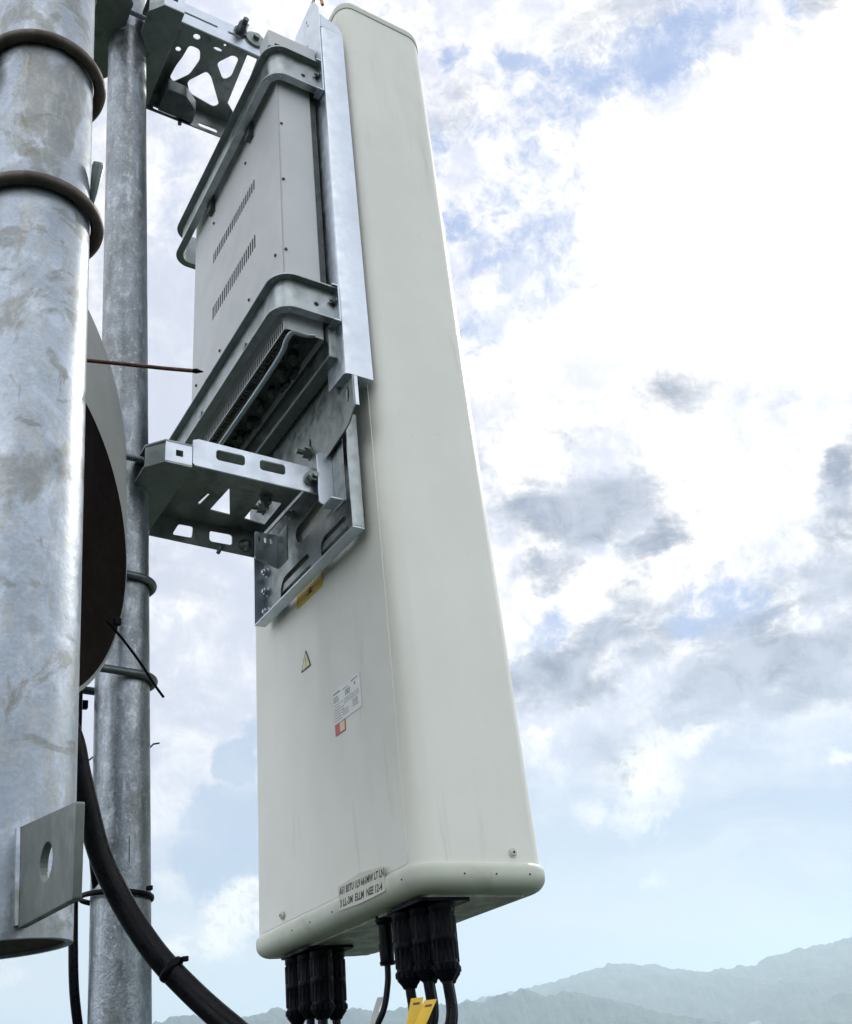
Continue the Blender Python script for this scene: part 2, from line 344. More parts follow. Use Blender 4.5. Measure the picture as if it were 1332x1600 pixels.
# ------------------------------------------------------------------ setting
def terrain(name, ridge, r0, w_in, w_out, rough, seed, m, base=-230):
    """a mountain range around the viewer: ridge = [(azimuth deg, elevation deg)]"""
    from mathutils import noise as nz
    bm = bmesh.new(); na = 900; rs = []
    azs = [ridge[0][0] + (ridge[-1][0] - ridge[0][0]) * i / na for i in range(na + 1)]
    nr = 46; grid = []
    for az in azs:
        for k in range(len(ridge) - 1):
            if ridge[k][0] <= az <= ridge[k + 1][0]:
                t = (az - ridge[k][0]) / (ridge[k + 1][0] - ridge[k][0]); el = ridge[k][1] * (1 - t) + ridge[k + 1][1] * t; break
        a = math.radians(az); row = []
        hr = r0 * math.tan(math.radians(el)) - base
        for j in range(nr + 1):
            t = j / nr; r = r0 - w_in + (w_in + w_out) * t
            s = (r - (r0 - w_in)) / w_in if r < r0 else 1 - (r - r0) / w_out
            s = max(0, min(1, s)); prof = s ** 1.25
            x, y = r * math.cos(a), r * math.sin(a)
            q = Vector((x, y, seed * 100)) / 1000
            spur = nz.fractal(q * 2.6, 1, 2, 5) * rough * hr * (s * (1.15 - s)) * 1.6
            crest = nz.fractal(q * 16, .9, 2, 5) * 16 * s
            tree = nz.fractal(q * 90, .8, 2, 3) * 3 * s
            row.append(bm.verts.new((x, y, base + hr * prof + spur + crest + tree)))
        grid.append(row)
    for i in range(na):
        for j in range(nr): bm.faces.new((grid[i][j], grid[i + 1][j], grid[i + 1][j + 1], grid[i][j + 1]))
    o = mk(name, bm, m, smooth=True); o['kind'] = 'structure'; return o
forest = mat('forest_slopes', (.030, .042, .030), .9, 0, .5, .02, 0, 60, .2, [((.12, .125, .08), .006, .60, .66, .5, 1), ((.014, .02, .014), .03, .5, .6, .6, 1)])
gm = mat('valley_fields', (.035, .045, .028), .9, 0, .35, .003, 0, 60, .2, [((.2, .2, .14), .002, .55, .65, .6, 1)])
bm = bmesh.new(); bmesh.ops.create_grid(bm, x_segments=24, y_segments=24, size=11000); bmesh.ops.translate(bm, verts=bm.verts, vec=(0, 0, -232))
g = mk('ground', bm, gm, smooth=False); g['kind'] = 'structure'
terrain('far_hills', [(0, 1.0), (20, 1.5), (34, 2.15), (37, 1.65), (38.6, 1.52), (41.5, 1.10), (44, 1.42), (46.5, 1.95), (48, 2.2), (50, 2.0), (53, 1.85), (56, 1.6), (60, 1.2), (70, .9), (90, 1.6), (120, 1.2)], 5200, 2600, 1200, .30, 1, forest)
terrain('near_hills', [(18, -2.6), (34, -2.6), (42, -1.6), (46, -.4), (50, .9), (53, 1.55), (55, 1.85), (57, 1.75), (59, 1.95), (61.5, 2.2), (64, 2.05), (66.5, 2.75), (69, 2.65), (71, 2.75), (74, 2.5), (78, 2.2), (84, 2.9), (100, 2.4)], 3300, 1500, 900, .34, 2, forest)
def shade_hillside():  # unseen slope added to cut light from the left and below
    from mathutils import noise as nz
    bm = bmesh.new(); na, nr = 120, 60; grid = []
    for i in range(na):
        a = 2 * PI * i / na; row = []
        side = .5 + .5 * math.cos(a - math.radians(205)); side = side ** 1.5
        for j in range(nr + 1):
            r = 2200 * (j / nr) ** 2
            q = Vector((r * math.cos(a), r * math.sin(a), 50)) / 300
            up = 110 * side * (1 - math.exp(-r / 330)); down = -200 * (1 - side) * (1 - math.exp(-(r / 420) ** 2))
            h = -36 + up * (1 if r < 1500 else max(0, 1 - (r - 1500) / 700)) + down + nz.fractal(q, 1, 2, 6) * 22 * min(1, r / 200)
            if r > 1500: h = h * (1 - (r - 1500) / 700) + -245 * (r - 1500) / 700
            row.append(bm.verts.new((r * math.cos(a), r * math.sin(a), h)) if j else None)
        grid.append(row)
    c = bm.verts.new((0, 0, -36))
    for i in range(na):
        A, B = grid[i], grid[(i + 1) % na]; bm.faces.new((c, A[1], B[1]))
        for j in range(1, nr): bm.faces.new((A[j], A[j + 1], B[j + 1], B[j]))
    for f_ in bm.faces: f_.smooth = True
    o = mk('shade_hillside', bm, forest); o['kind'] = 'structure'
shade_hillside()
hz = mat('x', (1, 1, 1)); hz.name = 'haze_air'; ht = hz.node_tree; ht.nodes.clear()
pv = ht.nodes.new('ShaderNodeVolumePrincipled'); pv.inputs['Color'].default_value = (.66, .83, .96, 1); pv.inputs['Density'].default_value = 2.1e-4; pv.inputs['Anisotropy'].default_value = .35
om = ht.nodes.new('ShaderNodeOutputMaterial'); ht.links.new(pv.outputs[0], om.inputs[1])
hb = mk('haze', box(-11500, 11500, -11500, 11500, -233, 330), hz, smooth=False); hb['kind'] = 'stuff'
HAZE = hb

# ------------------------------------------------------------------ panel antenna
D_, W0, W1 = .238, -.010, .575
def ring(z, grow=0.0, k=0.0):
    return [(x, y, z - k * max(0, y)) for x, y in rounded(-grow, D_ + grow, W0 - grow, W1 + grow, (.034 + grow, .055 + grow, .05 + grow, .028 + grow), 14)]
A = Thing('panel_antenna', 'tall pale grey panel antenna with smooth rounded sides filling the middle of the view', 'antenna', (0, 0, -.05), FM)
A.add('radome', loft([ring(-.018)] + [ring(-.004 + 2.004 * i / 20) for i in range(1, 21)]), radome)
lip = [(-.004, -.008), (.000, .0), (.0035, .0025), (.004, .0045)]
loops = []
for k in range(9):
    a = PI / 2 * k / 8; g_ = .0060 - .024 * (1 - math.cos(a)); loops.append(ring(-.0135 - .0205 * math.sin(a), g_, .018))
loops = [ring(.000, .0005, .018), ring(.0005, .003, .018), ring(-.0015, .0050, .018), ring(-.007, .0062, .018)] + loops
capo = A.add('bottom_cap', loft(loops), capm)
A.add('top_cap', loft([ring(1.992, .002), ring(2.004, .0025), ring(2.012, .0015), ring(2.015, -.004)]), capm)
bm = sheet(rpoly([(.018, .004), (.548, -.0045), (.548, 1.98), (.018, 1.98)], .01), [], lambda u, v, w: (.0003 + w, u, v), .002, .0008)
A.add('back_panel', bm, radome)
bm = None
for (p, ax) in (((.163, -.010, .016), (0, -1, 0)), ((-.0026, .445, .010), (-1, 0, 0)), ((-.0026, .535, 1.2), (-1, 0, 0))):
    p = Vector(p); ax = Vector(ax)
    s = tube([p, p + ax * .0018], .0068, 24); s = tube([p + ax * .0018, p + ax * .0045], [.0052, .004], 20, s)
    o = A.add('screw', s, capm); h = A.add('socket', cyl(p + ax * .0042, p + ax * .0049, .0019, 12), void_, parent=o)
for y in (.03, .12, .25, .33, .40): A.add('drain_hole', cyl((-.0045, y, -.014 - .018 * y), (-.0068, y, -.0145 - .018 * y), .0013, 8), void_)
for x in (.07, .125, .185): A.add('drain_hole', cyl((x, -.0150, -.015), (x, -.0168, -.0155), .0013, 8), void_)
A.add('connector_plate', loft([[(x_, y_, z_ - .018 * y_) for x_, y_ in rounded(.035, .205, .03, .53, (.004,) * 4, 3)] for z_ in (-.0375, -.0330)]), mat('connector_plate_zinc', (.5, .5, .47), .5, .7, .3, 25, .2, 60))
back = lambda off: (lambda u, v, w=0: (off - w, -u, v))
# yellow strip label with black marks
yl = A.add('yellow_label', sheet(rpoly([(-.348, .545), (-.236, .545), (-.230, .572), (-.346, .573)], .005), [], lambda u, v, w: (-.0030 - w, -u, v), .0006, .0001), yellow, label='yellow strip label under the lower bracket plate')
bm = box(-.0036, -.0034, .277, .302, .5525, .5555); bm = box(-.0036, -.0034, .275, .300, .5595, .5620, 0, bm); bm = box(-.0036, -.0034, .283, .291, .553, .565, 0, bm)
A.add('print', bm, ink, parent=yl)
# triangle
tri = [(-.339, .412), (-.297, .412), (-.316, .450)]
t1 = A.add('warning_triangle', sheet(rpoly(tri, .003), [], lambda u, v, w: (-.0030 - w, -u, v), .0006, .0001), ink, label='small cream warning triangle with dark border')
tri2 = [(-.3345, .4145), (-.3015, .4145), (-.3163, .4440)]
A.add('face', sheet(rpoly(tri2, .002), [], lambda u, v, w: (-.0035 - w, -u, v), .0004, .0001), cream, parent=t1)
bm = text('!', .022, lambda u, v, w: (-.0040, .3195 - u, .4185 + v), .0003)
A.add('mark', bm, mat('faded_print', (.3, .25, .16), .6), parent=t1)
# rating plate
rp = A.add('rating_label', sheet(rrect(-.219, -.119, .271, .330, .001), [], lambda u, v, w: (-.0030 - w, -u, v), .0006, .0001), paper, label='white printed rating label')
bm = bmesh.new(); rr = random.Random(3)
def dash(y0, y1, z, h):
    global bm
    y = y0
    while y > y1:
        w = rr.uniform(.0015, .005); bm = box(-.00365, -.00345, max(y1, y - w), y, z, z + h, 0, bm); y -= w + rr.uniform(.0008, .002)
dash(.216, .190, .3225, .0035)
for z in (.3165, .3125, .3085): dash(.216, .196 + rr.uniform(-.006, .006), z, .002)
for z in (.303, .298, .2935, .289, .2845, .280, .2755): dash(.2165, .188 + rr.uniform(-.012, .006), z, .0012)
dash(.150, .127, .325, .0022); dash(.182, .160, .3215, .0014)
for z in (.316, .3125, .309): dash(.172, .155, z, .0022)
for z in (.3035, .3000, .2965): dash(.178, .124, z, .0010)
for z in (.2915, .288, .2845, .281): dash(.148, .130, z, .0016)
for z in (.286, .282, .278): dash(.184, .163, z, .0014)
bm = cyl((-.0035, .137, .3185), (-.0037, .137, .3185), .0022, 14, bm)
A.add('print', bm, grey, parent=rp)
rd = A.add('red_label', sheet(rrect(-.2155, -.1785, .2515, .2705, .0006), [], lambda u, v, w: (-.0030 - w, -u, v), .0006, .0001), red, label='small red and cream sticker under the rating label')
A.add('face', box(-.0038, -.0035, .1800, .1965, .2530, .2690), cream, parent=rd)
for q_ in (yl, t1, rp, rd): q_.location.x += .0017
# handwritten tape, wraps onto the cap edge
tp = A.add('handwritten_tape', sheet(rpoly([(-.226, -.022), (-.154, -.0235), (-.079, -.021), (-.077, .014), (-.150, .0194), (-.224, .014)], .002), [], lambda u, v, w: (-.0062 - w, -u, v), .0006, .0001), tape, label='strip of pale tape with two handwritten lines')
bm = text('A51 B3TU 1L9 661MW LT LN', .0148, lambda u, v, w: (-.0068, .221 - u * .765, .0005 + v), .00035, .18)
bm = join(bm, text('3 LL-3M  ELLM  NEE 12-4', .0148, lambda u, v, w: (-.0068, .221 - u * .86, -.0175 + v), .00035, .18))
A.add('handwriting', bm, ink, parent=tp)

# ------------------------------------------------------------------ connectors and cables under the antenna
def boots(label, spots, L0, cab_ends, tags=None, group=None):
    cx_ = sum(s[0] for s in spots) / len(spots); cy_ = sum(s[1] for s in spots) / len(spots)
    T = Thing('connector_bundle', label, 'cable connectors', (cx_, cy_, -.056), FM, group)
    for k, (x, y, r) in enumerate(spots):
        z0 = -.0375 - .018 * y; Lk = L0 * (1 - .05 * (k % 2))
        prof = [(0, r * .93), (-.006, r), (-.014, r), (-.016, r * .94), (-.03, r * .97), (-.045, r * .93), (-.047, r * 1.0), (-.056, r * 1.0), (-.058, r * .92), (-Lk * .80, r * .90), (-Lk * .82, r * .98), (-Lk * .93, r * .92), (-Lk, r * .60), (-Lk - .004, r * .5)]
        b = tube([(x, y, z0 + p[0]) for p in prof], [p[1] for p in prof], 24)
        for q in range(14):                                    # grip ribs round the sleeve
            a = 2 * PI * q / 14; ux, uy = math.cos(a), math.sin(a)
            b = tube([(x + ux * r * .94, y + uy * r * .94, z0 - .018), (x + ux * r * .90, y + uy * r * .90, z0 - Lk * .78)], .0016, 6, b)
            b = tube([(x + ux * r * .93, y + uy * r * .93, z0 - Lk * .83), (x + ux * r * .93, y + uy * r * .93, z0 - Lk * .90)], .0022, 6, b)
        T.add('boot', b, blk)
        ex, ey, ez = cab_ends[k]
        pts = spline([(x, y, z0 - Lk), (x, y, z0 - Lk - .05), (x + (ex - x) * .35, y + (ey - y) * .35, z0 - Lk - .11), (ex, ey, ez)], 10)
        T.add('cable', tube(pts, .0072, 14), rubber)
    lx, ly, _ = spots[0]
    T.add('flange', loft([[(x_, y_, z_ - .018 * y_) for x_, y_ in rounded(min(s[0] - s[2] for s in spots) - .002, max(s[0] + s[2] for s in spots) + .002, min(s[1] - s[2] for s in spots) - .002, max(s[1] + s[2] for s in spots) + .002, (.008,) * 4, 5)] for z_ in (-.0425, -.0379)]), blk)
    for (x, y, z) in (tags or []):
        T.add('pull_ring', tube(circ((x, y, z), .0045, (1, .4, 0), 20), .0011, 8, closed=True), blk)
    return T
# left bundle
B1 = boots('black cluster of ribbed connector boots at the left end under the antenna', [(.045, .498, .0194), (.052, .462, .0194), (.058, .426, .0194), (.084, .485, .0194), (.092, .446, .0194)], .106,
           [(.045, .50, -.60), (.052, .46, -.60), (.060, .42, -.60), (.084, .485, -.60), (.092, .446, -.60)], [(.040, .480, -.172), (.048, .444, -.172)], 'connector clusters under the antenna')
B2 = boots('black cluster of ribbed connector boots at the right end, with yellow cable tags', [(.042, .112, .0188), (.053, .080, .0188), (.065, .049, .0188), (.076, .112, .0188), (.087, .079, .0188)], .103,
           [(-.045, .125, -.42), (-.04, .08, -.42), (-.03, .045, -.42), (-.02, .11, -.42), (.0, .07, -.43)], [(.040, .095, -.172)], 'connector clusters under the antenna')
M1 = Thing('control_cable', 'single thin black cable hanging between the two connector clusters', 'cable', (.055, .152, -.055), FM)
x, y = .048, .182
M1.add('plug', tube([(x, y, -.0345), (x, y, -.046), (x, y, -.050), (x, y, -.075), (x, y, -.078), (x, y, -.100), (x, y, -.102), (x, y, -.106)], [.014, .014, .010, .010, .0115, .0105, .012, .011], 20), blk)
M1.add('cable', tube(spline([(x, y, -.104), (x - .002, y, -.13), (x - .012, y, -.165), (x - .030, y + .01, -.205), (x - .05, y + .03, -.30), (x - .06, y + .04, -.40)], 10), .0046, 12), rubber)
tg = M1.add('tag', sheet(rrect(0, .011, 0, .060, .001), [], lambda u, v, w: (.028 - .030 * (1 - v / .06) - .010 + u * .9, .166 + w, -.150 - .06 + v), .0008, .0001), paper, label='white strip tag on the thin cable')
def ytag(x, y, z, lean, mm, nm='cable_tag'):
    T = Thing(nm, mm, 'cable tag', (x, y, z), FM, 'yellow tags on the cables')
    f = lambda u, v, w: (x + u * .85 + v * lean, y - u * .5 + w, z + v)
    T.add('strip', sheet(rrect(0, .017, -.075, 0, .0012), [], f, .0008, .0001), yellow)
    T.add('mark', sheet(rrect(.004, .013, -.0085, -.0055, .0004), [], lambda u, v, w: (x + u * .85 + v * lean, y - u * .5 + w - .0006, z + v), .0005, .0001), rust)
ytag(.004, .048, -.164, .34, 'yellow tag with a reddish mark, left one of the pair on the cables')
ytag(.020, .040, -.168, .70, 'yellow tag leaning right over the pair, on the cables under the antenna')

# ------------------------------------------------------------------ rail behind the antenna
R_ = Thing('support_rail', 'bright vertical zinc rail fixed along the back edge of the antenna', 'rail', (-.03, 0, .84), FM)
prof = [(-.006, -.013), (-.006, -.010), (-.060, -.010), (-.060, .052), (-.063, .052), (-.063, -.006), (-.0605, -.013)]
prof = [(-.005, -.0125), (-.005, -.0095), (-.052, -.0095), (-.0595, -.004), (-.0600, .052), (-.0628, .052), (-.0628, -.005), (-.060, -.0105), (-.055, -.0125)]
def railring(z): return [(x, y, z) for x, y in prof]
b = loft([railring(.842), railring(1.86)])
# rounded head of the web
R_.add('channel', b, zinc)
R_.add('web_head', sheet([(-.0605, 1.858), (-.006, 1.858), (-.006, 1.868), (-.014, 1.884), (-.0605, 1.905)], [], lambda u, v, w: (u, -.011 + w, v), .003), zinc)
hp = sheet([(-.0125, 1.70), (.052, 1.70), (.075, 1.70), (.115, 1.955), (.105, 1.972), (.030, 1.985), (.010, 1.985), (-.0125, 1.93)], [oval(.052, 1.80, .010, .065, 20), oval(.040, 1.925, .004, .004, 10), oval(.046, 1.945, .004, .004, 10)], lambda u, v, w: (-.0645 + w, u, v), .003)
R_.add('head_plate', hp, zinc)
R_.add('hook', tube(spline([(-.064, .012, 1.978), (-.060, .004, 1.992), (-.050, -.002, 1.985), (-.046, -.002, 1.965)], 5), .004, 10), mat('copper_clip', (.45, .25, .16), .5, .6))
R_.add('bottom_lip', sheet([(-.060, -.0095), (-.008, -.0095), (-.008, .03), (-.060, .03)], [oval(-.03, .008, .006, .006, 14)], lambda u, v, w: (u, v, .8435 + w), .0025), zinc)
# bright strip edge on the outer side of the web
# ------------------------------------------------------------------ plates at the lower end
Pp = Thing('mounting_plate', 'shallow flanged zinc plate with long cutouts on the lower back of the antenna', 'mounting plate', (-.02, .24, .56), FM)
PX = -.014; TX = -.037
f_yz = lambda X0: (lambda u, v, w: (X0 + w, u, v))
Pp.add('plate', sheet([(.047, .562), (.470, .562), (.470, .730), (.40, .80), (.047, .80)],
    [rpoly([(.095, .572), (.195, .572), (.212, .600), (.200, .622), (.105, .622)], .012), rpoly([(.245, .572), (.385, .572), (.392, .600), (.375, .625), (.262, .625)], .012),
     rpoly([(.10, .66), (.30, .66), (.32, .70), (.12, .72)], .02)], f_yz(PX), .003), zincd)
Pp.add('flange', sheet([(TX, .044), (PX, .044), (PX, .470), (TX, .470)], [], lambda u, v, w: (u, v, .5605 + w), .003), zinc)
Pp.add('flange', sheet([(TX, .5625), (PX, .5625), (PX, .80), (TX, .80)], [], lambda u, v, w: (u, .0455 + w, v), .003), zincs)
Pp.add('flange', sheet([(TX, .5625), (PX, .5625), (PX, .73), (TX, .73)], [], lambda u, v, w: (u, .4705 + w, v), .003), zinc)
for z in (.583, .628, .672): Pp.add('bolt', hexbolt((PX - .0015, .448, z), (-1, 0, 0), .0075, .008, .004, .004), zinc)
for y in (.10, .22, .33): Pp.add('bolt', hexbolt((PX - .0015, y, .745), (-1, 0, 0), .0075, .008, .004, .004), zinc)
Pp.add('spacer', box(-.0125, -.0012, .06, .45, .60, .615, .001), zincd)
Ep = Thing('slotted_cross_plate', 'flat slotted zinc plate running across behind the rail foot', 'bracket plate', (-.045, .2, .75), FM)
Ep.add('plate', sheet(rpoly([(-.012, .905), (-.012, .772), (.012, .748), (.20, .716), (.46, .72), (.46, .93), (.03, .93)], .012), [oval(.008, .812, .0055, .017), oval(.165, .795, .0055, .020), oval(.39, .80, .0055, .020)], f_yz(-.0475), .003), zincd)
Ep.add('flange', sheet([(-.0460, .775), (-.039, .775), (-.039, .840), (-.0460, .840)], [], lambda u, v, w: (u, -.0125 + w, v), .003), zinc)
Ep.add('bolt', hexbolt((-.049, .168, .782), (-1, 0, 0), .010, .012, .0052, .014), zincd)
Ep.add('bolt', hexbolt((-.049, .39, .785), (-1, 0, 0), .010, .012, .0052, .014), zincd)
# two clevises that hold the arm
for k, (yy, lab) in enumerate(((.100, 'short zinc hinge block joining the near side of the lower arm to the plate'), (.345, 'short zinc hinge block joining the far side of the lower arm to the plate'))):
    Cv = Thing('hinge_block', lab, 'hinge bracket', (-.06, yy, .64), FM, 'hinge blocks of the lower arm')
    if k == 0:
        Cv.add('cheek', sheet(rpoly([(-.070, .632), (-.038, .618), (-.038, .748), (-.070, .735)], .004), [], lambda u, v, w: (u, .100 + w, v), .003), zinc)
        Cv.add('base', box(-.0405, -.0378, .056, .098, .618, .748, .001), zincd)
        Cv.add('lip', box(-.066, -.042, .060, .098, .6195, .6225, .001), zinc)
    else:
        Cv.add('cheek', sheet(rpoly([(-.088, .640), (-.038, .625), (-.038, .700), (-.088, .700)], .004), [oval(-.078 + .012 * q, .684, .0028, .007, 10) for q in range(3)], lambda u, v, w: (u, .345 + w, v), .003), zinc)
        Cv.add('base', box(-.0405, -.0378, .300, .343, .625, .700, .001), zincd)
# ------------------------------------------------------------------ arms and pole clamps
POLE = Vector((-.33524, .25117))      # world x,y of the slim pole, radius .0413
def arm(name, label, z0, z1, x0, x1, upper):
    T = Thing(name, label, 'bracket arm', (x0, .25, z0), FM, 'tilt arms between slim pole and antenna')
    yn, yf = (.120, .372)
    h = z1 - z0
    if not upper:
        near = [rrect(-.252, -.200, z0 + .021, z0 + .042, .006), rrect(-.172, -.124, z0 + .021, z0 + .042, .006), oval(-.072, z0 + .018, .005, .008)]
        far = [rpoly([(-.243, z0 + .010), (-.205, z0 + .010), (-.203, z0 + .036), (-.231, z0 + .036)], .005), rrect(-.170, -.124, z0 + .010, z0 + .034, .006)]
        web = [rpoly([(-.190, .318), (-.184, .232), (-.148, .322)], .004), rpoly([(-.219, .304), (-.213, .264), (-.209, .264), (-.214, .306)], .002), rpoly([(-.118, .325), (-.118, .245), (-.075, .245), (-.073, .332)], .004)]
        on = [(x0, z0 + .004), (x0 + .004, z0), (x1, z0 - .004), (x1, z0 + .040), (x1 - .006, z0 + .050), (x0 + .01, z1 + .004), (x0, z1)]
        of = [(x0 + .006, z0), (x1 - .02, z0 - .008), (x1 - .008, z0 + .004), (x1 - .008, z1 - .01), (x1 - .02, z1 - .002), (x0 + .006, z1 - .002)]
    else:
        near = [rrect(-.40, -.26, z0 + .034, z0 + .042, .003), rrect(-.235, -.20, z0 + .034, z0 + .042, .003)]
        far = [rrect(-.215, -.165, z0 + .008, z0 + .022, .006), rrect(-.33, -.27, z0 + .006, z0 + .016, .004)]
        web = [rpoly([(-.296, .210), (-.270, .210), (-.261, .236), (-.270, .285), (-.298, .322), (-.309, .312), (-.306, .275), (-.300, .248)], .009), rpoly([(-.268, .305), (-.236, .258), (-.222, .266), (-.176, .332), (-.186, .345), (-.25, .335)], .010),
               rpoly([(-.222, .225), (-.196, .188), (-.180, .190), (-.178, .245), (-.192, .262)], .010), rpoly([(-.165, .172), (-.140, .172), (-.128, .345), (-.158, .318)], .002), oval(-.288, .182, .008, .007), oval(-.316, .232, .006, .006), oval(-.233, .190, .010, .004), oval(-.222, .172, .003, .003)]
        on = [(x0, z0), (x1, z0), (x1, z1), (x0, z1)]
        of = [(x0, z0 - .002), (x1, z0 - .002), (x1, z1 - .002), (x0, z1 - .002)]
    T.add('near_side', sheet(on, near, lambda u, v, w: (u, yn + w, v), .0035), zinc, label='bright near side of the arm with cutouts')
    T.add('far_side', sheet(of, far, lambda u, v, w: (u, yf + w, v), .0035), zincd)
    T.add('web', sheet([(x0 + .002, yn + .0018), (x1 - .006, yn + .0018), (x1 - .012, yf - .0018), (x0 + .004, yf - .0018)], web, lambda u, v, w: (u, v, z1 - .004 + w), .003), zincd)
    if not upper:
        T.add('bolt', hexbolt((-.074, yn - .0018, z0 + .024), (0, -1, 0), .011, .013, .0055, .006), zincd)
        T.add('nut', hexbolt((-.110, .235, z1 - .0056), (0, 0, -1), .010, .012, .0052, .012), zincd)
        T.add('nut', tube([(-.098, yf - .0018, z0 + .014), (-.098, yf - .006, z0 + .014), (-.098, yf - .0125, z0 + .014)], [.013, .012, .004], 20), zincd)
        T.add('stop_pin', tube([(-.147, yf, z0 + .001), (-.152, yf, z0 - .012)], .004, 8), zincd)
    else:
        T.add('bolt', hexbolt((-.205, yn - .0018, z1 - .016), (0, -1, 0), .012, .022, .007, .012), galvu)
        T.add('pivot_washer', tube([(-.168, yn - .002, z1 - .022), (-.168, yn - .007, z1 - .022), (-.168, yn - .009, z1 - .022), (-.168, yn - .018, z1 - .022)], [.024, .024, .008, .008], 24), zincd)
        T.add('pivot_block', sheet(rpoly([(-.320, .30), (-.27, .30), (-.235, .33), (-.232, .368), (-.32, .368)], .005), [], lambda u, v, w: (u, v, z0 + .022 + w), .040, .002), galvu)
        T.add('stop_pin', tube([(-.262, yf, z0 - .002), (-.262, yf, z0 - .012)], .005, 10), galvu)
    return T
arm('tilt_arm', 'lower zinc channel arm with bright slotted side between slim pole and antenna', .665, .716, -.293, -.050, False)
arm('tilt_arm', 'upper long channel arm with triangular cutouts at the top of the slim pole', 1.852, 1.925, -.400, -.080, True)
def clamp(label, zc, h, pc, side):
    """jaw on one side of the slim pole; pc = pole centre in the leaning frame"""
    T = Thing('pole_clamp_jaw', label, 'clamp', (pc[0] + side * .06, pc[1], zc), FM, 'clamp jaws on the slim pole')
    s = side; X = lambda d: pc[0] + s * d; y0, y1 = pc[1] - .127, pc[1] + .137
    out = [(X(.094), y0), (X(.048), y0), (X(.022), y0 + .030), (X(.022), pc[1] - .040), (X(.047), pc[1]), (X(.022), pc[1] + .040), (X(.022), y1 - .030), (X(.048), y1), (X(.094), y1)]
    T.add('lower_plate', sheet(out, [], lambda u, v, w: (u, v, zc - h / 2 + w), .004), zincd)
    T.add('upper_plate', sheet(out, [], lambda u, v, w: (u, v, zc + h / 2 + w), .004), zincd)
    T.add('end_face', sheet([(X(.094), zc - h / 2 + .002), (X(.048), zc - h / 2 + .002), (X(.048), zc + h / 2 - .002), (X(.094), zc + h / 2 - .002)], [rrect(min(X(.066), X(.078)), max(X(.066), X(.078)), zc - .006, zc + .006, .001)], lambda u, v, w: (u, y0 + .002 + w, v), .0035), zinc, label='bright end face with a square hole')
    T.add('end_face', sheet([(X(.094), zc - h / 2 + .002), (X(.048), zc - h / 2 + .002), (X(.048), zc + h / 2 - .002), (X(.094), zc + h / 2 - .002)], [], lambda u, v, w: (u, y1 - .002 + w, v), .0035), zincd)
    for (ya, yb) in ((y0 + .003, y0 + .031), (y1 - .003, y1 - .031)):
        b = bmesh.new(); v = [b.verts.new(p) for p in ((X(.048), ya, zc - h / 2 + .002), (X(.023), yb, zc - h / 2 + .002), (X(.023), yb, zc + h / 2 - .002), (X(.048), ya, zc + h / 2 - .002))]
        b.faces.new(v); r = bmesh.ops.extrude_face_region(b, geom=b.faces[:]); bmesh.ops.translate(b, verts=[e for e in r['geom'] if isinstance(e, bmesh.types.BMVert)], vec=(s * .003, 0, 0))
        T.add('jaw_face', b, zincd)
    return T
IFM = FM.inverted()
def pole_at(z): p = IFM @ Vector((POLE.x, POLE.y, z)); return p
pl = pole_at(.66); plc = (pl.x, pl.y)
clamp('zinc clamp jaw between slim pole and lower arm, with a square hole', .682, .042, (-.388, .245), 1)
clamp('zinc clamp jaw on the far side of the slim pole at lower arm height', .682, .042, (-.391, .245), -1)
pu = pole_at(1.86)
clamp('dark clamp jaw between slim pole and upper arm', 1.888, .072, (pu.x - .006, pu.y - .008), 1)
clamp('dark clamp jaw left of the slim pole at upper arm height', 1.888, .072, (pu.x + .004, pu.y - .008), -1)
for k, (yy, zc, px, lab) in enumerate(((.172, .690, -.388, 'dark threaded rod passing in front of the slim pole at the lower clamp'), (.322, .690, -.388, 'threaded rod behind the slim pole at the lower clamp'),
                                      (.172, 1.888, pu.x, 'threaded rod in front of the slim pole at the upper clamp'), (.335, 1.888, pu.x, 'threaded rod behind the slim pole at the upper clamp'))):
    T = Thing('threaded_rod', lab, 'threaded rod', (px, yy, zc), FM, 'threaded rods of the pole clamps')
    pts = []; rs = []
    n = 120
    for i in range(n + 1): pts.append((px - .135 + .22 * i / n, yy, zc)); rs.append(.0052 if i % 2 else .0061)
    T.add('shaft', tube(pts, rs, 12), steelr)
    T.add('nut', tube([(px - .118, yy, zc), (px - .106, yy, zc)], .0105, 6), zincd)

# ------------------------------------------------------------------ slim pole, its clamps and ties
def lathe_pole(name, label, x, y, r, z0, z1, m, wall=.004, lean=0.0):
    T = Thing(name, label, 'pole', (x, y, z0)); n = 64; zs = [z0 + (z1 - z0) * i / 40 for i in range(41)]
    fx = lambda z: x + lean * (z - .6)
    oc = [[(fx(z) + r * math.cos(2 * PI * i / n), y + r * math.sin(2 * PI * i / n), z) for i in range(n)] for z in zs]
    ic = [[(fx(z) + (r - wall) * math.cos(2 * PI * i / n), y + (r - wall) * math.sin(2 * PI * i / n), z) for i in range(n)] for z in zs[::-1]]
    b = loft(oc + ic + [oc[0]], cap=False); T.add('tube', b, m); return T
SP = lathe_pole('slim_pole', 'slim galvanised pole carrying the bracket arms, behind the thick one', POLE.x, POLE.y, .0413, -6.0, 2.6, hot)
cut = SP.add('scratch', box(-.3365, -.3355, .2095, .2101, .058, .094), void_)
cut.rotation_euler = (0, 0, 0)
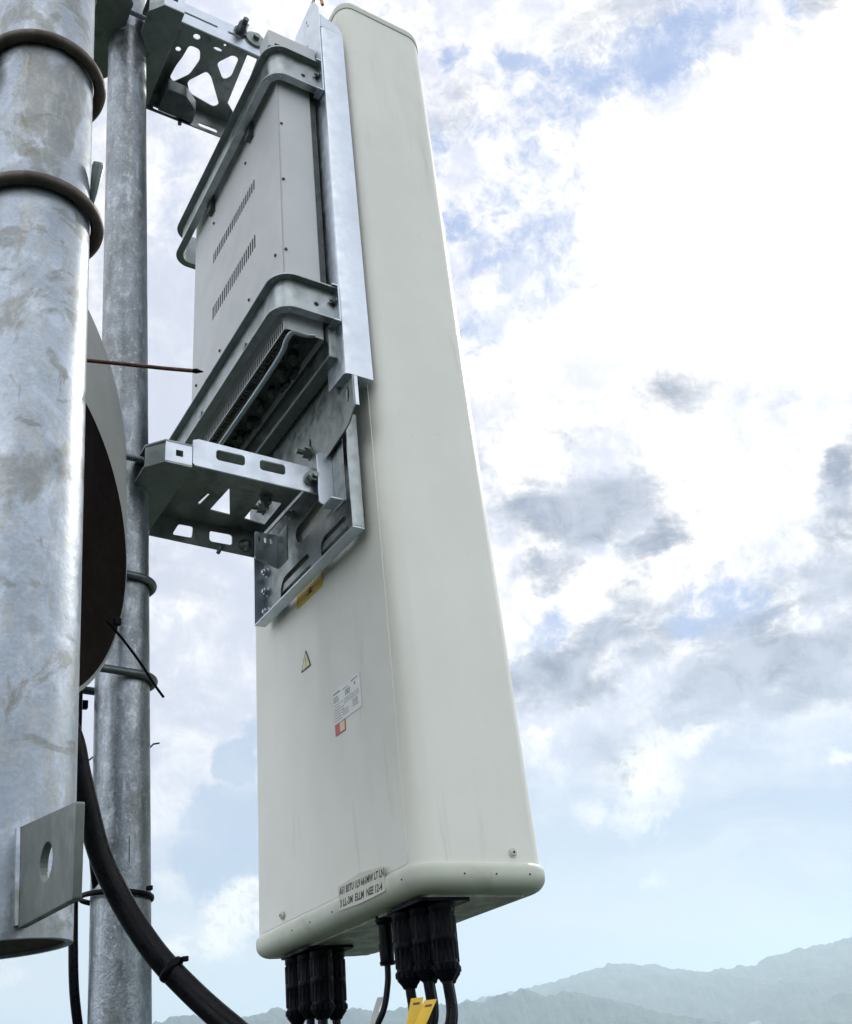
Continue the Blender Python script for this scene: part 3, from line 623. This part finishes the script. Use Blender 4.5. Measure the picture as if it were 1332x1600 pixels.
def ubolt(label, z, z2, r=.0413, rr=.0062, tail=.085):
    T = Thing('pole_u_bolt', label, 'u-bolt', (POLE.x, POLE.y, z), ID, 'u-bolts round the slim pole')
    R0 = r + rr; v = Vector((-.97, -.24, 0)).normalized(); u = Vector((v.y, -v.x, 0)) * -1
    pts = []
    for i in range(31):
        a = -PI / 2 + PI * i / 30; pts.append(Vector((POLE.x, POLE.y, z)) - v * R0 * math.cos(a) * 1 + u * R0 * math.sin(a))
    pts = [pts[0] + v * tail] + pts + [pts[-1] + v * tail]
    T.add('bend', tube(pts, rr, 12), galvu)
    T.add('nut', tube([pts[0] - v * .012, pts[0] - v * .002], .010, 6), zincd); T.add('nut', tube([pts[-1] - v * .012, pts[-1] - v * .002], .010, 6), zincd)
    return T
ubolt('dark u-bolt hooked round the slim pole just below the lower arm', .50, .5)
ubolt('dark u-bolt round the slim pole beside the long black zip tie', .335, .335)
XB = Thing('cross_bar', 'short dark bar behind the slim pole at the lower u-bolt', 'bar', (-.42, .30, .34)); XB.add('bar', box(-.56, -.375, .296, .306, .309, .322, .001), blk)
def torus_tie(label, x, y, z, r, m, minor=.0017, tilt=(0, 0, 1), tail=None, head=None, flat=2.2):
    T = Thing('zip_tie', label, 'zip tie', (x, y, z), ID, 'black zip ties')
    b = tube(circ((x, y, z), r, tilt, 60), minor, 8, closed=True, flat=flat); T.add('band', b, m)
    if head: T.add('head', box(head[0] - .004, head[0] + .004, head[1] - .004, head[1] + .004, head[2] - .003, head[2] + .003, .001), m)
    if tail: T.add('tail', tube(tail, .0013, 6), m)
    return T

# ------------------------------------------------------------------ black cables
Cb = Thing('thick_black_cable', 'thick smooth black cable curving down in front of the slim pole', 'cable', (-.43, .106, .16))
pts = spline([(-.52, .16, .62), (-.515, .135, .42), (-.480, .10, .28), (-.4479, .0921, .1989), (-.4351, .0985, .154), (-.4217, .1049, .1082), (-.4029, .1109, .0496), (-.3751, .1044, -.0119), (-.3416, .0835, -.0743), (-.3077, .062, -.1211), (-.273, .0256, -.1672), (-.2379, -.0261, -.2118), (-.17, -.12, -.26)], 10)
Cb.add('sheath', tube(pts, .0144, 22), rubber)
C2 = Thing('black_cable', 'black cable running beside the thick one behind the weathered pole', 'cable', (-.46, .13, .2))
pts = spline([(-.50, .18, .60), (-.49, .16, .40), (-.455, .14, .235), (-.412, .150, .150), (-.375, .23, .05), (-.345, .30, -.03), (-.33, .32, -.2)], 12)
C2.add('sheath', tube(pts, .0085, 16), rubber)
C3 = Thing('straight_black_cable', 'straight black cable hanging along the left side of the slim pole', 'cable', (-.40, .27, 0))
pts = spline([(-.397, .27, .42), (-.397, .27, .2), (-.396, .27, .05), (-.394, .27, -.04), (-.389, .275, -.10), (-.375, .285, -.17), (-.355, .30, -.26), (-.34, .31, -.5)], 8)
C3.add('sheath', tube(pts, .0065, 14), rubber)
torus_tie('black zip tie round the slim pole near the bottom, passing over the cables', POLE.x - .006, POLE.y, .018, .0500, blk, head=(-.312, .196, .020), tilt=(.10, .0, 1))
tt = Thing('zip_tie', 'long black zip tie hanging diagonally across the slim pole', 'zip tie', (-.36, .12, .33), ID, 'black zip ties')
tt.add('strap', tube(spline([(-.403, .10, .372), (-.380, .105, .350), (-.350, .115, .318), (-.328, .12, .288), (-.312, .125, .270)], 6), .0019, 8), blk)
tt.add('head', box(-.392, -.382, .096, .104, .366, .376, .001), blk)
torus_tie('black zip tie strapped round the curving black cable below the slim pole', -.3245, .0725, -.0975, .0154, blk, minor=.002, tilt=(.6, -.4, -.75), head=(-.311, .062, -.088))
zt = Thing('zip_tie', 'thin black zip tie behind the slim pole with only its two ends showing', 'zip tie', (POLE.x, POLE.y, .222), ID, 'black zip ties')
vv = Vector((POLE.x, POLE.y, 0)) - Vector((CAM.x, CAM.y, 0)); vv.normalize(); uu = Vector((vv.y, -vv.x, 0)); pc_ = Vector((POLE.x, POLE.y, .224))
zt.add('strap', tube([pc_ - uu * .070 - Vector((0, 0, .014)), pc_ - uu * .046 - Vector((0, 0, .006))] + [pc_ + vv * .0435 * math.sin(PI * q / 12) - uu * .0435 * math.cos(PI * q / 12) + Vector((0, 0, .001 * q)) for q in range(1, 12)] + [pc_ + uu * .046 + Vector((0, 0, .012)), pc_ + uu * .055 + Vector((0, 0, .013))], .0013, 8), blk)
h_ = pc_ - uu * .070 - Vector((0, 0, .014)); zt.add('head', box(h_.x - .004, h_.x + .004, h_.y - .004, h_.y + .004, h_.z - .004, h_.z + .004, .001), blk)

# ------------------------------------------------------------------ thick pole
TP = Vector((-.6041, -.3072)); TR = .0620
TPt = lathe_pole('thick_pole', 'thick weathered galvanised pole with open lower end, closest to the viewer', TP.x, TP.y, TR, -.1065, 3.2, hotbig, .006, -.0054)
TPt.add('end_shade_plug', loft([[(TP.x + .0035 + (TR - .0062) * math.cos(2 * PI * i / 48), TP.y + (TR - .0062) * math.sin(2 * PI * i / 48), z) for i in range(48)] for z in (-.104, -.095)]), mat('shaded_rust', (.018, .012, .009), .8, 0, .3, 40), label='rust-dark plug coloured as the shaded inside of the pole end')  # plug near the mouth, its dark colour paints the pipe's inner shade
gx = -.590
fmp = lambda u, v, w: tuple(FM @ Vector((-.591 + (-.058 - v) * .085 + w, u, v)))
gus = TPt.add('lug_plate', sheet(rpoly([(-.364, -.058), (-.541, -.084), (-.531, -.144), (-.369, -.135)], .002), [oval(-.458, -.105, .019, .0132, 28)], fmp, .006, .0007), mat('lug_steel', (.12, .135, .13), .5, .3, .15, 20, .2, 90, .5, [((.22, .23, .21), 14, .5, .7, .6, 1)]), label='steel lug plate with a round hole')
b = bmesh.new()
for s in (-1, 1):
    b = tube([FM @ Vector((-.591 + s * .003, -.368, -.060)), FM @ Vector((-.588 + s * .003, -.368, -.095)), FM @ Vector((-.585 + s * .003, -.369, -.133))], [.0035, .0045, .003], 8, b)
TPt.add('weld', b, hotbig)
for z, lab in ((.937, 'dark round steel hoop around the thick pole, upper of the two'), (.690, 'dark round steel hoop around the thick pole, lower of the two')):
    T = Thing('pole_hoop', lab, 'u-bolt', (TP.x, TP.y, z), ID, 'dark hoops around the thick pole')
    T.add('rod', tube(circ((TP.x - .0054 * (z - .6) + .001, TP.y, z), TR + .0075, (.02, .0, 1), 96), .0078, 16, closed=True), rodm)
    c = Vector((TP.x, TP.y, z)); a = Vector((-.65, .76, 0)).normalized()
    T.add('saddle', box(c.x - .115, c.x - .067, c.y - .03, c.y + .03, z - .012, z + .012, .002), rodm)

# ------------------------------------------------------------------ microwave dish behind the thick pole
DC = Vector((-.539, -.024, .476)); nrm = Vector((.716, -.697, -.036)).normalized()
e1 = nrm.cross(Vector((0, 0, 1))).normalized() * -1; e2 = Vector((0, 0, 1)); e2 = (e2 - nrm * e2.dot(nrm)).normalized()
if e1.x < 0: e1 = -e1
nrm = -nrm * -1
DT = Thing('dish_shroud', 'round pale drum of a small dish with dark underside, between the two poles', 'dish', DC)
RR = .264; shift = Vector((.0, .0, .185))
def dl(rad, off): return [DC + off + e1 * rad * math.cos(2 * PI * i / 96) + e2 * rad * math.sin(2 * PI * i / 96) for i in range(96)]
DT.add('drum', loft([dl(RR - .004, -nrm * -.001), dl(RR, Vector()), dl(RR, shift * .04), dl(RR * .995, shift * .5), dl(RR * .985, shift), dl(RR * .97, shift * 1.03)], cap=False), dishm)
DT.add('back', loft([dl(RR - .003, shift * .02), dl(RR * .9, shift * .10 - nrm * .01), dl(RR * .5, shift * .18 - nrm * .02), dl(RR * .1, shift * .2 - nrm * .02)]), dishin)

# rusty rod and lug behind the thick pole
Rd = Thing('rusty_rod', 'thin rusty rod with dark pointed tip crossing in front of the slim pole', 'rod', (-.45, -.15, .6))
pts = [Vector((-.5350, -.1765, .6045)), Vector((-.480, -.216, .583)), Vector((-.430, -.256, .560)), Vector((-.4035, -.277, .5487))]
Rd.add('shaft', tube(pts, .0026, 10), rust)
Rd.add('tip', tube([pts[-1], Vector((-.4005, -.2795, .5475)), Vector((-.3935, -.2846, .5445))], [.0027, .0034, .0006], 10), blk)
Lg = Thing('steel_peg', 'small tapered grey steel peg sticking out beside the thick pole between the two hoops', 'peg', (-.55, -.32, .73))
Lg.add('peg', tube([(-.5436, -.3200, .728), (-.5440, -.334, .742), (-.5437, -.350, .768), (-.5440, -.3535, .7725)], [.0022, .0045, .0075, .0060], 8), zincd)

# ------------------------------------------------------------------ radio unit
RU = Thing('radio_unit', 'grey radio unit with two rows of vent slots, strapped behind the antenna', 'radio unit', (-.11, .27, .93), FM)
XF, XB_ = -.162, -.082; YN, YF = .020, .522; ZB, ZT = .935, 1.748
slots = []
for row, (z0, z1) in enumerate(((1.430, 1.462), (1.256, 1.294))):
    for i in range(22):
        y = .152 + (.392 - .152) * i / 21; slots.append(rrect(y - .0034, y + .0034, z0, z1, .0018, 3))
low = [rrect(.030 + .0088 * i, .0352 + .0088 * i, .9385, .958, .0012, 2) for i in range(54)]
RU.add('front_panel', sheet(rrect(YN, YF, ZB, ZT - .02, .004), slots + low, lambda u, v, w: (XF + .0008 + w, u, v), .0007, .0002), case)
RU.add('vent_shade_sheet', box(XF + .0025, XF + .004, YN + .01, YF - .01, ZB + .002, ZT - .04), void_)  # near-black sheet just behind the slots, painted as their inner shade
b = loft([[(x, y, z) for x, y in rounded(XF + .0015, XB_, YN + .0006, YF - .0006, (.006, .004, .004, .006), 5)] for z in (ZB, ZB + .01, ZT - .03, ZT)], cap=False)
# side walls only: open in front so that the slots look onto the dark sheet
fs = [f for f in b.faces if all(abs(v.co.x - (XF + .0015)) < 1e-5 for v in f.verts)]
bmesh.ops.delete(b, geom=fs, context='FACES')
RU.add('side_cover', b, case)
RU.add('top_cover', box(XF - .0005, XB_ - .001, YN + .002, YF - .002, ZT - .0225, ZT, .003), case)
hd = RU.add('head_collar', box(-.183, -.068, .010, .060, 1.735, 1.792, .003), case)
RU.add('groove', box(-.168, -.090,   .0080, .0099, 1.742, 1.748), void_, parent=hd)
b = bmesh.new()
for (y, z) in ((.182, 1.138), (.345, 1.130), (.195, 1.560), (.05, 1.142), (.392, 1.56), (.490, 1.14)):
    p = Vector((XF - .0006, y, z)); s_ = tube([p, p + Vector((-.0025, 0, 0))], [.0036, .0028], 14); o = RU.add('screw', s_, darkcast)
for z in (1.33, 1.135, 1.5): RU.add('screw', tube([(XF + .008, YN + .0004, z), (XF + .008, YN - .002, z)], [.0034, .0026], 14), darkcast)
# heat sink and underside
b = box(XB_ + .0005, -.068, YN + .006, YF - .006, ZB + .02, ZT - .04)
for i in range(2): b = box(-.0685, -.0655, YN + .03 + .40 * i, YN + .05 + .40 * i, 1.0, 1.7, 0, b)
RU.add('heat_sink', b, darkcast)
b = box(XF + .004, XB_ - .002, YN + .004, YF - .004, ZB + .018, ZB + .024)
rz = random.Random(5)
for i in range(26):
    y = .05 + rz.random() * .42; x = -.135 + rz.random() * .045; w_ = .005 + rz.random() * .012; h_ = .004 + rz.random() * .012
    b = box(x, x + w_, y, y + w_ * 1.4, ZB + .018 - h_, ZB + .018, .0008, b)
for i in range(7): b = tube([(-.105, .10 + i * .055, ZB + .018), (-.105, .10 + i * .055, ZB - .004)], .007, 12, b)
RU.add('underside', b, darkcast)
RU.add('comb', sheet([(-.158, YN + .004), (-.139, YN + .004), (-.139, YF - .004), (-.158, YF - .004)], [rrect(-.156, -.144, .032 + .0128 * i, .0385 + .0128 * i, .0008, 2) for i in range(37) if i not in (13, 14)], lambda u, v, w: (u, v, ZB + .004 + w), .003), fin)
RU.add('slot_strip', sheet([(YN + .004, ZB + .0055), (YF - .004, ZB + .0055), (YF - .004, ZB + .018), (YN + .004, ZB + .018)], [rrect(.030 + .0088 * i, .0338 + .0088 * i, ZB + .007, ZB + .0165, .0006, 2) for i in range(54)], lambda u, v, w: (-.1395 + w, u, v), .002), fin)
RU.add('handle', tube(spline([(-.108, .012, ZB - .006), (-.128, .009, ZB - .014), (-.148, .008, ZB - .016), (-.1535, .014, ZB - .016), (-.153, .035, ZB - .016), (-.146, .075, ZB - .016), (-.143, .20, ZB - .016), (-.143, .36, ZB - .016), (-.142, .47, ZB - .014), (-.13, .49, ZB + .01)], 6), .0050, 12, flat=.7), zinc)
RU.add('rear_frame', box(-.0800, -.0525, .010, .50, ZB - .045, ZB + .03, .004), zincd)
def strap(label, z0, z1, xo, yn, yf, drop):
    T = Thing('strap_bracket', label, 'strap bracket', (xo, .27, z0), FM, 'u-shaped strap brackets round the radio unit')
    r = .026; web = .017; t = .003; x0 = xo + web
    path = [(-.064, yn + web), (x0 + r, yn + web)]
    path += [(x0 + r - r * math.sin(a), yn + web + r - r * math.cos(a)) for a in [PI / 2 * k / 10 for k in range(1, 11)]]
    path += [(x0, yf - web - r)] + [(x0 + r - r * math.cos(a), yf - web - r + r * math.sin(a)) for a in [PI / 2 * k / 10 for k in range(1, 11)]]
    path += [(-.070, yf - web)]
    prof = [(0, z0), (web, z0), (web, z0 + t), (t, z0 + t), (t, z1 - t), (web, z1 - t), (web, z1), (0, z1)]
    b = sweep_profile(path, prof)
    T.add('channel', b, zincs)
    y = yn
    e = bmesh.new()
    e = box(-.0785, -.0645, y - .004, y + .024, z0 - .004, z0 - .0006, .0006, e); e = box(-.0785, -.0645, y - .004, y + .024, z1 + .0006, z1 + .004, .0006, e)
    e = box(-.0675, -.0640, y - .004, y + .024, z0 - .0005, z1 + .0005, .0006, e)
    T.add('end_tab', e, zinc)
    T.add('bolt', hexbolt((-.0680, y + .008, (z0 + z1) / 2 + .012), (-1, 0, 0), .006, .006, .003, .004), zincd)
    T.add('hole_plug', cyl((-.105, yn + web - t + .0002, (z0 + z1) / 2 - .004), (-.105, yn + web - t - .0008, (z0 + z1) / 2 - .004), .0048, 16), void_)
    for q, zz in ((0, z0), (1, z1 - t)):
        for (dx, dy) in ((.030, .010), (.012, .018), (.009, .034)):
            T.add('rivet', cyl((xo + dx, yn + dy, zz - .0004), (xo + dx, yn + dy, zz + t + .0004), .0019, 8), zinc)
    for yy in (.16, .40):
        if drop: T.add('standoff', box(xo + web + .0005, XF - .0004, yy - .012, yy + .012, z0 - .026, z0 + .03, .002), darkcast)
        T.add('clip', tube([(xo + web - t - .0004, yy, z0 + .03), (xo + web - t - .006, yy, z0 + .03)], .0075, 6), zincd)
    return T
strap('lower u-shaped zinc strap bracket around the foot of the radio unit', .962, 1.044, -.192, -.012, .62, False)
strap('upper u-shaped zinc strap bracket around the head of the radio unit', 1.626, 1.722, -.192, -.010, .62, True)

# ------------------------------------------------------------------ far houses in the valley
hw = mat('house_wall', (.8, .8, .78), .7); hr = mat('house_roof', (.35, .36, .38), .6)
for k, (az, r, w_) in enumerate(((42.1, 2500, 16), (42.35, 2520, 12), (42.25, 2440, 13))):
    a = math.radians(az); x, y = r * math.cos(a), r * math.sin(a); zb = -.2187 + r * math.tan(math.radians(-1.55 - .08 * (k == 2)))
    T = Thing('house', ['largest of the three tiny white houses in the valley at the lower right', 'tiny white house at the right end of the valley group', 'tiny white house lowest of the valley group'][k], 'house', (x, y, zb), ID, 'white houses in the valley')
    T.add('wall', box(x - w_ / 2, x + w_ / 2, y - w_ / 2, y + w_ / 2, zb - 60, zb + 5), hw, smooth=False)
    b = loft([[(x - w_ * .56, y - w_ * .56, zb + 5), (x + w_ * .56, y - w_ * .56, zb + 5), (x + w_ * .56, y + w_ * .56, zb + 5), (x - w_ * .56, y + w_ * .56, zb + 5)], [(x - w_ * .3, y - .3, zb + 8), (x + w_ * .3, y - .3, zb + 8), (x + w_ * .3, y + .3, zb + 8), (x - w_ * .3, y + .3, zb + 8)]])
    T.add('roof', b, hr, smooth=False)
